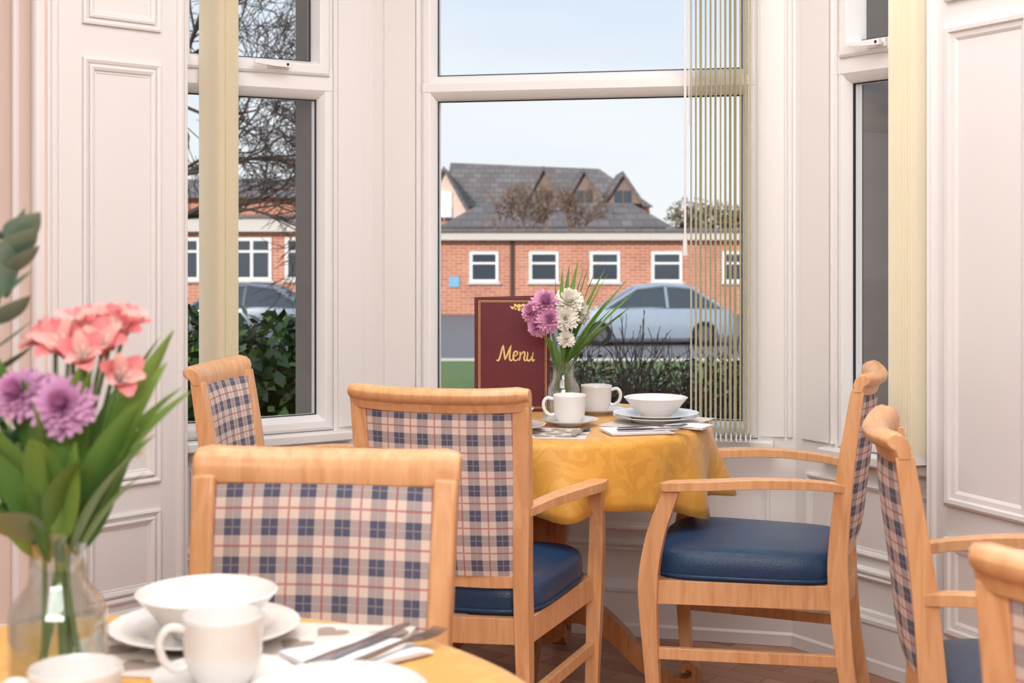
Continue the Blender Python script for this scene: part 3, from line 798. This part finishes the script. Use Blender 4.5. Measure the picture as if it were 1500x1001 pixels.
for (b_,d,l,w,bend,ro,m_) in [((.01,0,.18),(.55,-.2,.75),.225,.058,(.45,0,.05),.5,M_leafg),((.01,.01,.17),(.40,.0,.9),.26,.052,(.15,0,.1),-.5,M_leafg),((.0,-.02,.18),(.22,-.2,.9),.20,.050,(.2,0,.2),.2,M_leafg),
                      ((.02,-.01,.17),(.40,-.35,.7),.18,.052,(.4,0,-.2),.7,M_stem),((-.01,0,.18),(-.2,-.1,.9),.24,.055,(-.3,0,.1),.3,M_stem),((0,.02,.18),(.3,.3,.9),.24,.05,(.3,0,.1),-.3,M_stem),
                      ((0,-.02,.18),(.05,-.4,.8),.16,.045,(0,-.5,-.4),.1,M_leafg),((0,-.02,.19),(.25,-.4,.6),.14,.04,(0.3,-.3,-.4),.4,M_stem),((0,0,.19),(-.4,-.3,.8),.2,.05,(-.4,0,-.3),.2,M_leafg),((.02,0,.19),(.45,-.1,.9),.21,.05,(.3,0,.2),1.0,M_leafg),
                      ((0,-.01,.18),(-.05,-.25,.9),.19,.05,(-.1,-.1,-.1),-.2,M_stem),((.01,0,.19),(.12,-.3,.9),.2,.045,(.2,-.2,.1),.3,M_leafg)]:
    leaf(mb,b_,d,l,w,m_,bend,.3,14,ro,.85)
for i in range(16):
    a=i*2.4; leaf(mb,(.02*math.cos(a),.02*math.sin(a),.16+.02*(i%3)),(math.cos(a)*.5,math.sin(a)*.45,.8),.12+.03*(i%3),.032,M_stem if i%2 else M_leafg,(math.cos(a)*.4,math.sin(a)*.4,-.2),.3,8,a)
for (q0,q1,q2) in [((0,0,.18),(-.07,.0,.33),(-.055,.0,.50)),((0,0,.17),(-.1,-.02,.25),(-.14,-.02,.34))]:
    p=crv([q0,q1,q2],7); mb.tube(p,.0022,M_stem,5)
    for i,c in enumerate(p[4:]):
        for s in (-1,1):
            leaf(mb,c,(s*.8,random.uniform(-.5,.2),.55),.055,.036,M_euc,(0,0,.3),.15,7,random.uniform(-.6,.6))
leaf(mb,(-.055,0,.44),(.15,-.1,.95),.10,.045,M_euc,(0.3,0,.1),.2,8,.3); leaf(mb,(-.02,-.02,.18),(-.1,-.5,.3),.15,.06,M_euc,(0,-.1,-.9),.2,8,.2); leaf(mb,(-.03,-.02,.2),(-.6,-.4,.2),.14,.06,M_euc,(0,-.1,-.9),.2,8,.2)
mb.obj('foliage',e,angle=180,fixn=False)

e=empty('flower_vase',(.143,3.965,TZ))
vase(e,.165,.046,.031)
mb=MB()
def G(px,py,dy=0.0):
    D=3.965+dy
    return Vector(((px-750)/2083*D-.143, dy, 1.25-(py-350)/2083*D-TZ))
for i,(k,c,ax,s) in enumerate([('p',G(800,445,-.03),(-.1,-.8,.5),.044),('p',G(782,458,-.02),(-.5,-.7,.3),.038),('p',G(805,468,-.05),(0,-1,.2),.038),('p',G(788,478,-.03),(-.4,-.8,.0),.032),('w',G(832,443,-.03),(.1,-.8,.6),.046),('w',G(848,458,-.01),(.4,-.8,.2),.036),('w',G(829,497,-.05),(0,-.8,.5),.026),('w',G(828,466,-.05),(0,-.9,.2),.038)]):
    mum(mb,c,ax,s,[M_petal_pd,M_petal_pf] if k=='p' else M_petal_wh,6,20)
    a=i*1.1; stem(mb,(.025*math.cos(a),.025*math.sin(a),.015),(c.x*.3,c.y*.3,.16),tuple(c),.002)
mb.obj('blooms',e,angle=180,fixn=False)
mb=MB()
for (tx,ty) in [(932,416),(922,428),(925,442),(912,408),(900,425),(895,447),(885,398),(905,460),(872,380),(860,376),(850,388),(840,382),(880,392),(865,400),(818,395),(828,388),(808,410),(890,432),(878,452),(915,452)]:
    tip=G(tx,ty,random.uniform(-.05,.03)); b0=Vector((0.0,-.01,.15)); d=tip-b0
    leaf(mb,b0,d,d.length*1.02,.020,M_leafg if random.random()<.75 else M_stem,(.15,0,-.05),.3,10,random.uniform(-.5,.5))
for i in range(14):
    a=i*2.1; leaf(mb,(.015*math.cos(a),.015*math.sin(a),.13),(math.cos(a)*.5,math.sin(a)*.5,.9),.11,.026,M_stem if i%2 else M_leafg,(math.cos(a)*.4,0,0),.3,6,a)
mb.obj('foliage',e,angle=180,fixn=False)

# ---------------------------------------------------------------- exterior
GZ=-1.4
mb=MB(); mb.box((-90,5.3,GZ-.1),(90,160,GZ),M_asph); mb.obj('street_ground',smooth=False)
mb=MB(); mb.box((-30,5.4,GZ),(30,23.5,GZ+.03),M_soil); mb.obj('garden_bed',smooth=False)
mb=MB(); mb.box((-30,23.6,GZ),(30,30.5,GZ+.04),M_grass); mb.box((-30,30.5,GZ),(30,30.8,GZ+.07),M_fascia); mb.obj('grass_verge',smooth=False)

def facade_window(mb,x0,x1,z0,z1,y,cols=1,rail=.5):
    w=.10
    mb.box((x0,y-.06,z0),(x1,y-.003,z1),M_winw)
    for c in range(cols):
        a=x0+w+(x1-x0-w)*c/cols; b=x0+(x1-x0-w)*(c+1)/cols
        zr=z0+(z1-z0)*rail
        mb.box((a,y-.075,z0+w),(b,y-.065,zr-w*.4),M_dglass); mb.box((a,y-.075,zr+w*.4),(b,y-.065,z1-w),M_dglass)
    mb.box((x0-.08,y-.12,z0-.08),(x1+.08,y-.003,z0),M_fascia)
X=lambda p,D: (p-750)*D/2083
Z=lambda q,D: 1.25-(q-350)*D/2083
e=empty('brick_building')
mb=MB(); mb.box((-6.2,50,GZ),(26,54,1.22),M_brick); mb.box((-6.4,49.6,1.22),(26.2,54.2,1.50),M_fascia); mb.box((-6.5,49.5,1.50),(26.3,54.3,1.62),M_slate)
mb.box((-26,47,GZ),(-6.2,55,1.50),M_brick); mb.box((-26,46.6,1.50),(-6.0,55.2,1.95),M_fascia); mb.box((-26,46.5,1.95),(-5.9,55.3,2.05),M_slate)
mb.box((-.06,49.88,GZ),(.06,49.99,1.2),M_bark)
mb.box((-2.2,49.95,Z(420,50)),(-1.85,49.99,Z(405,50)),M_sign)
mb.obj('walls_and_roof',e,smooth=False)
mb=MB()
for a,b in ((688,730),(775,818),(864,908),(954,999),(1058,1101),(1150,1194),(600,642)):
    facade_window(mb,X(a,50),X(b,50),Z(413,50),Z(368,50),50,1,.62)
for a,b,c in ((340,398,2),(418,476,2),(262,320,2)):
    facade_window(mb,X(a,47),X(b,47),Z(410,47),Z(348,47),47,c,.68)
mb.obj('windows',e,smooth=False)
e=empty('hipped_roof_house')
mb=MB(); x0,x1=X(640,61),X(988,61); ze=Z(333,61); zr=Z(297,65)
mb.add([(x0,61,ze),(x1,61,ze),(x1,69,ze),(x0,69,ze),(X(705,65),65,zr),(X(925,65),65,zr)],[(0,1,5,4),(1,2,5),(2,3,4,5),(3,0,4)],M_slate)
mb.box((x0+.3,61.3,GZ),(x1-.3,68.7,ze),M_brick); mb.obj('roof_and_walls',e,smooth=False)
e=empty('gabled_building')
mb=MB(); D=80
x0,x1=X(648,D),X(955,D); ze=Z(303,D); zr=Z(238,84)
mb.add([(x0,79,ze),(x1,79,ze),(x1,89,ze),(x0,89,ze),(X(660,84),84,zr),(X(878,84),84,Z(247,84))],[(0,1,5,4),(1,2,5),(2,3,4,5),(3,0,4)],M_slate)
mb.box((x0+.2,79.2,GZ),(x1-.2,88.8,ze),M_brick)
def gable(ax,az,hw,zb,y,back,wall,roofm=M_slate):
    px_,pz=X(ax,y),Z(az,y); w=X(750+hw,y); b=Z(zb,y)
    mb.add([(px_-w,y,b),(px_+w,y,b),(px_,y,pz)],[(0,1,2)],wall)
    for s in (-1,1):
        mb.hexa([(px_,y-.3,pz),(px_+s*w*1.12,y-.3,b-.12*(pz-b)),(px_+s*w*1.12,y+back,b-.12*(pz-b)),(px_,y+back,pz),(px_,y-.3,pz+.25),(px_+s*(w*1.12+.12),y-.3,b-.12*(pz-b)+.12),(px_+s*(w*1.12+.12),y+back,b-.12*(pz-b)+.12),(px_,y+back,pz+.25)],roofm)
    mb.box((px_-.45,y-.08,b),(px_-.04,y-.01,b+.7),M_dglass); mb.box((px_+.04,y-.08,b),(px_+.45,y-.01,b+.7),M_dglass)
M_tim=mat('dark_boarding',(140,122,112),.9)
M_render=mat('cream_render',(230,204,190),.9)
for ax,az in ((796,249),(855,252),(912,257)): gable(ax,az,27,298,76.5,5,M_tim)
gable(650,250,40,322,74,8,M_render)
mb.box((X(612,74),74.05,GZ),(X(686,74),80,Z(322,74)),M_brick)
mb.box((X(640,74),73.9,Z(318,74)),(X(662,74),73.99,Z(280,74)),M_winw)
mb.obj('roof_and_gables',e,smooth=False)
e=empty('terraced_house')
mb=MB(); mb.box((-34,62,GZ),(X(470,62),70,Z(290,62)),M_brick)
mb.add([(-34,61.5,Z(290,62)),(X(475,62),61.5,Z(290,62)),(X(475,62),70.5,Z(290,62)),(-34,70.5,Z(290,62)),(-34,66,Z(262,66)),(X(440,66),66,Z(262,66))],[(0,1,5,4),(1,2,5),(2,3,4,5),(3,0,4)],M_slate)
mb.obj('roof_and_walls',e,smooth=False)

def branch(mb,p,d,L,r,depth,m,spread=.55,up=.05,n=4,kids=3,rmin=.004,xmax=None):
    p=Vector(p); d=Vector(d).normalized(); pts=[p]; q=p.copy(); dd=d.copy()
    for i in range(3):
        dd=(dd+Vector((random.uniform(-.2,.2),random.uniform(-.2,.2),random.uniform(-.17,.17)+up)))
        if xmax is not None and q.x>xmax-.5: dd.x-=.5
        dd.normalize()
        q=q+dd*L/3; pts.append(q.copy())
    rr=max(r,rmin)
    mb.tube(pts,[rr,rr*.9,rr*.82,rr*.75],m,n,False)
    if depth==0: return
    for k in range(kids):
        a=random.uniform(0,2*math.pi); o=dd.orthogonal().normalized(); o=Matrix.Rotation(a,3,dd)@o
        nd=(dd+o*random.uniform(.4,1.0)*spread*1.6).normalized()
        st=pts[3] if k<1 else pts[random.choice((1,2,3))]
        branch(mb,st,nd,L*random.uniform(.68,.88),r*.60,depth-1,m,spread,up,3 if depth<5 else n,kids,rmin,xmax)
mb=MB()
tx=-3.9
mb.tube([(tx,14,GZ+.03),(tx+.05,14,0),(tx,14.05,1.5),(tx-.05,14,3.0)],[.24,.20,.17,.12],M_bark,8,False)
for z,d,L in ((1.2,(.9,-.1,.15),1.0),(1.6,(.8,.2,.4),1.1),(2.2,(.7,-.2,.7),1.1),(2.6,(.7,.2,.5),1.0),(2.9,(.4,0,1),1.0),(2.9,(-.3,0,1),.9)):
    branch(mb,(tx,14,z),d,L,.036,6,M_bark,.62,.0,5,3,.0045,-1.3)
mb.obj('bare_tree',angle=180,fixn=False)
def leaves(mb,c,rad,n,s,mats,shell=.4):
    c=Vector(c)
    for i in range(n):
        v=Vector((random.gauss(0,1),random.gauss(0,1),random.gauss(0,1))).normalized()*random.uniform(shell,1)**.6
        p=c+Vector((v.x*rad[0],v.y*rad[1],v.z*rad[2]))
        a=Vector((random.uniform(-1,1),random.uniform(-1,1),random.uniform(-.6,.9))).normalized(); b=a.orthogonal().normalized()
        b=Matrix.Rotation(random.uniform(0,6.28),3,a)@b; l=s*random.uniform(.6,1.3)
        mb.add([p,p+a*l*.5+b*l*.28,p+a*l,p+a*l*.5-b*l*.28],[(0,1,2,3)],random.choice(mats))
mb=MB()
for i in range(15):
    x=-4.2+i*.24
    hz=.36+.16*max(0,(-1.5-x))
    for k in range(3):
        leaves(mb,(x,8.5+random.uniform(-.2,.2),hz-k*.47+random.uniform(-.05,.06)),(.32,.45,.45),460,.10,[M_leafd,M_leafd,M_leafm],.3)
for i in range(10):
    leaves(mb,(-2.7+i*.17,7.1,-.25+random.uniform(-.1,.15)),(.28,.35,.42),260,.19,[M_leafd,M_leafm,M_leafd],.3)
mb.box((-4.4,8.5,GZ+.03),(-.8,8.8,.55),M_leafd)
mb.obj('evergreen_hedge',smooth=False,fixn=False)
mb=MB()
for i in range(15):
    x=.40+i*.15
    for k in range(2): branch(mb,(x,8.2+random.uniform(-.3,.3),-.65),(random.uniform(-.3,.3),random.uniform(-.2,.2),1),.46,.013,4,M_bark,.5,.10,3,3,.003)
    leaves(mb,(x,8.3,.22+random.uniform(-.07,.07)),(.22,.35,.38),420,.045,[M_leafd,M_bark,M_barkr,M_bark],.1)
    leaves(mb,(x,8.2,-.12),(.3,.4,.45),560,.065,[M_leafd,M_leafm,M_bark,M_bark],.1)
    leaves(mb,(x,7.9,-.55),(.3,.4,.45),420,.09,[M_leafd,M_leafm,M_leafm],.1)
mb.box((.4,8.45,GZ+.03),(2.5,8.6,.18),M_leafd)
mb.obj('garden_shrub',smooth=False,fixn=False)
mb=MB()
for px in (745,770,800,830,850):
    mb.tube([(X(px,57),57,GZ),(X(px,57),57,1.4)],.05,M_barkr,5)
    for k in range(2): branch(mb,(X(px,57),57,1.3),(random.uniform(-.4,.4),0,1),.75,.045,4,M_barkr,.6,.05,3,3,.012)
for px,py in ((755,285),(745,310),(790,310),(830,300),(845,318)): leaves(mb,(X(px,57),57,Z(py,57)),(.6,.3,.5),160,.14,[M_leafb,M_barkr],.1)
mb.obj('bare_bush',smooth=False,fixn=False)
mb=MB()
for px in range(1000,1240,22):
    leaves(mb,(X(px,66),66,Z(326+random.uniform(-8,4),66)),(.9,.8,.9),350,.22,[M_leaffar,M_leafb],.1)
    mb.tube([(X(px,66),66,GZ),(X(px,66),66,2)],.12,M_bark,5)
mb.obj('distant_tree_line',smooth=False,fixn=False)

def car(x,y,rz,paint):
    e=empty('parked_car',(x,y,GZ),rz); mb=MB()
    st=[(-2.1,.35,.62,.70),(-2.0,.25,.80,.82),(-1.5,.2,.88,.86),(-.9,.2,.95,.88),(0,.2,.96,.88),(1.0,.2,.94,.88),(1.6,.2,.96,.86),(1.95,.25,.90,.82),(2.05,.35,.70,.75)]
    vs=[]
    for xx,zb,zt,w in st: vs+=[(xx,-w*.95,zb),(xx,-w,(zb+zt)/2),(xx,-w*.9,zt),(xx,w*.9,zt),(xx,w,(zb+zt)/2),(xx,w*.95,zb)]
    k=6; fs=[(i*k+j,i*k+(j+1)%k,(i+1)*k+(j+1)%k,(i+1)*k+j) for i in range(len(st)-1) for j in range(k)]
    fs+=[tuple(range(k)),tuple((len(st)-1)*k+j for j in range(k))]
    mb.add(vs,fs,paint)
    cb=[(-1.15,.93,.80,0),(-.35,1.42,.62,1),(.3,1.50,.62,1),(1.0,1.44,.60,1),(1.75,.95,.78,0)]
    vs=[]
    for xx,z,w,_ in cb: vs+=[(xx,-w,z),(xx,w,z),(xx,-.80,.93),(xx,.80,.93)]
    for i in range(4):
        a,b=i*4,(i+1)*4
        mb.add([vs[a],vs[a+1],vs[b+1],vs[b]],[(0,1,2,3)],M_dglass if i in (0,3) else paint)
        for s in (0,1): mb.add([vs[a+s],vs[b+s],vs[b+2+s],vs[a+2+s]],[(0,1,2,3)],M_dglass)
    for s in (-1,1):
        mb.tube([(xx,s*(w+.01),z) for xx,z,w,_ in cb],.045,paint,6)
        mb.tube([(.35,s*.62,1.49),(.4,s*.81,.94)],.04,paint,6)
    mb.obj('car_body',e,angle=40)
    mb=MB()
    for wx in (-1.3,1.3):
        for s in (-1,1):
            mb.tube([(wx,s*.70,.31),(wx,s*.90,.31)],.31,M_tyre,24); mb.tube([(wx,s*.90,.31),(wx,s*.91,.31)],.19,M_steel,16)
    mb.obj('wheels',e,angle=40)
    return e
car(X(950,36),36,R(0),M_carp); car(X(388,36),36,R(180),M_carp2)

# ---------------------------------------------------------------- lights
def area(name,loc,size,power,col=(1,.95,.9),rot=(0,0,0)):
    l=bpy.data.lights.new(name,'AREA'); l.shape='RECTANGLE'; l.size=size[0]; l.size_y=size[1]; l.energy=power; l.color=col
    o=bpy.data.objects.new(name,l); sc.collection.objects.link(o); o.location=loc; o.rotation_euler=rot; return o
area('fill_light',(-.3,1.7,2.86),(1.6,1.2),30,(1,.98,.96))  # added fill above the front table, not an actual fitting
area('fill_light',(.2,3.1,2.86),(1.8,.8),34,(1,.98,.97))  # added overhead fill to brighten the bay, no lamp there
area('fill_light',(0,-1.4,2.55),(2.6,1.2),118,(1,.98,.96),(R(70),0,0))  # added flash-like fill behind the camera, tilted toward the bay
s=bpy.data.lights.new('sun','SUN'); s.energy=3.4; s.angle=R(1); s.color=(1,.94,.86)
so=bpy.data.objects.new('sun',s); sc.collection.objects.link(so)
so.rotation_euler=Vector((.35,.88,-.40)).to_track_quat('-Z','Y').to_euler()

w=bpy.data.worlds.new('sky_world'); sc.world=w; w.use_nodes=True; nt=w.node_tree
bg=nt.nodes['Background']; tc=nt.nodes.new('ShaderNodeTexCoord'); sp=nt.nodes.new('ShaderNodeSeparateXYZ')
nt.links.new(tc.outputs['Generated'],sp.inputs[0])
rp=nt.nodes.new('ShaderNodeValToRGB'); el=rp.color_ramp.elements
el[0].position=0.0; el[0].color=lin((228,231,233)); el[1].position=.35; el[1].color=lin((184,206,228))
q=el.new(.07); q.color=lin((220,227,233)); q=el.new(.17); q.color=lin((203,217,232))
n=nt.nodes.new('ShaderNodeTexNoise'); n.inputs['Scale'].default_value=3; mp=nt.nodes.new('ShaderNodeMapping'); mp.inputs['Scale'].default_value=(1,1,5)
nt.links.new(tc.outputs['Generated'],mp.inputs[0]); nt.links.new(mp.outputs[0],n.inputs['Vector'])
mx=nt.nodes.new('ShaderNodeMix'); mx.data_type='RGBA'; mr=nt.nodes.new('ShaderNodeMapRange')
mr.inputs['From Min'].default_value=.42; mr.inputs['From Max'].default_value=.72; mr.inputs['To Max'].default_value=.6
nt.links.new(n.outputs['Fac'],mr.inputs['Value']); nt.links.new(mr.outputs[0],mx.inputs['Factor'])
nt.links.new(sp.outputs['Z'],rp.inputs['Fac']); nt.links.new(rp.outputs['Color'],mx.inputs['A']); mx.inputs['B'].default_value=lin((234,236,238))
nt.links.new(mx.outputs['Result'],bg.inputs['Color']); bg.inputs['Strength'].default_value=1.22

cd=bpy.data.cameras.new('camera'); cam=bpy.data.objects.new('camera',cd); sc.collection.objects.link(cam)
cam.location=(0,0,1.25); cam.rotation_euler=(R(90),0,0)
cd.lens=50; cd.sensor_width=36; cd.shift_y=-0.1; cd.clip_start=.05; cd.clip_end=500
cd.dof.use_dof=True; cd.dof.focus_distance=3.9; cd.dof.aperture_fstop=6.3
sc.camera=cam
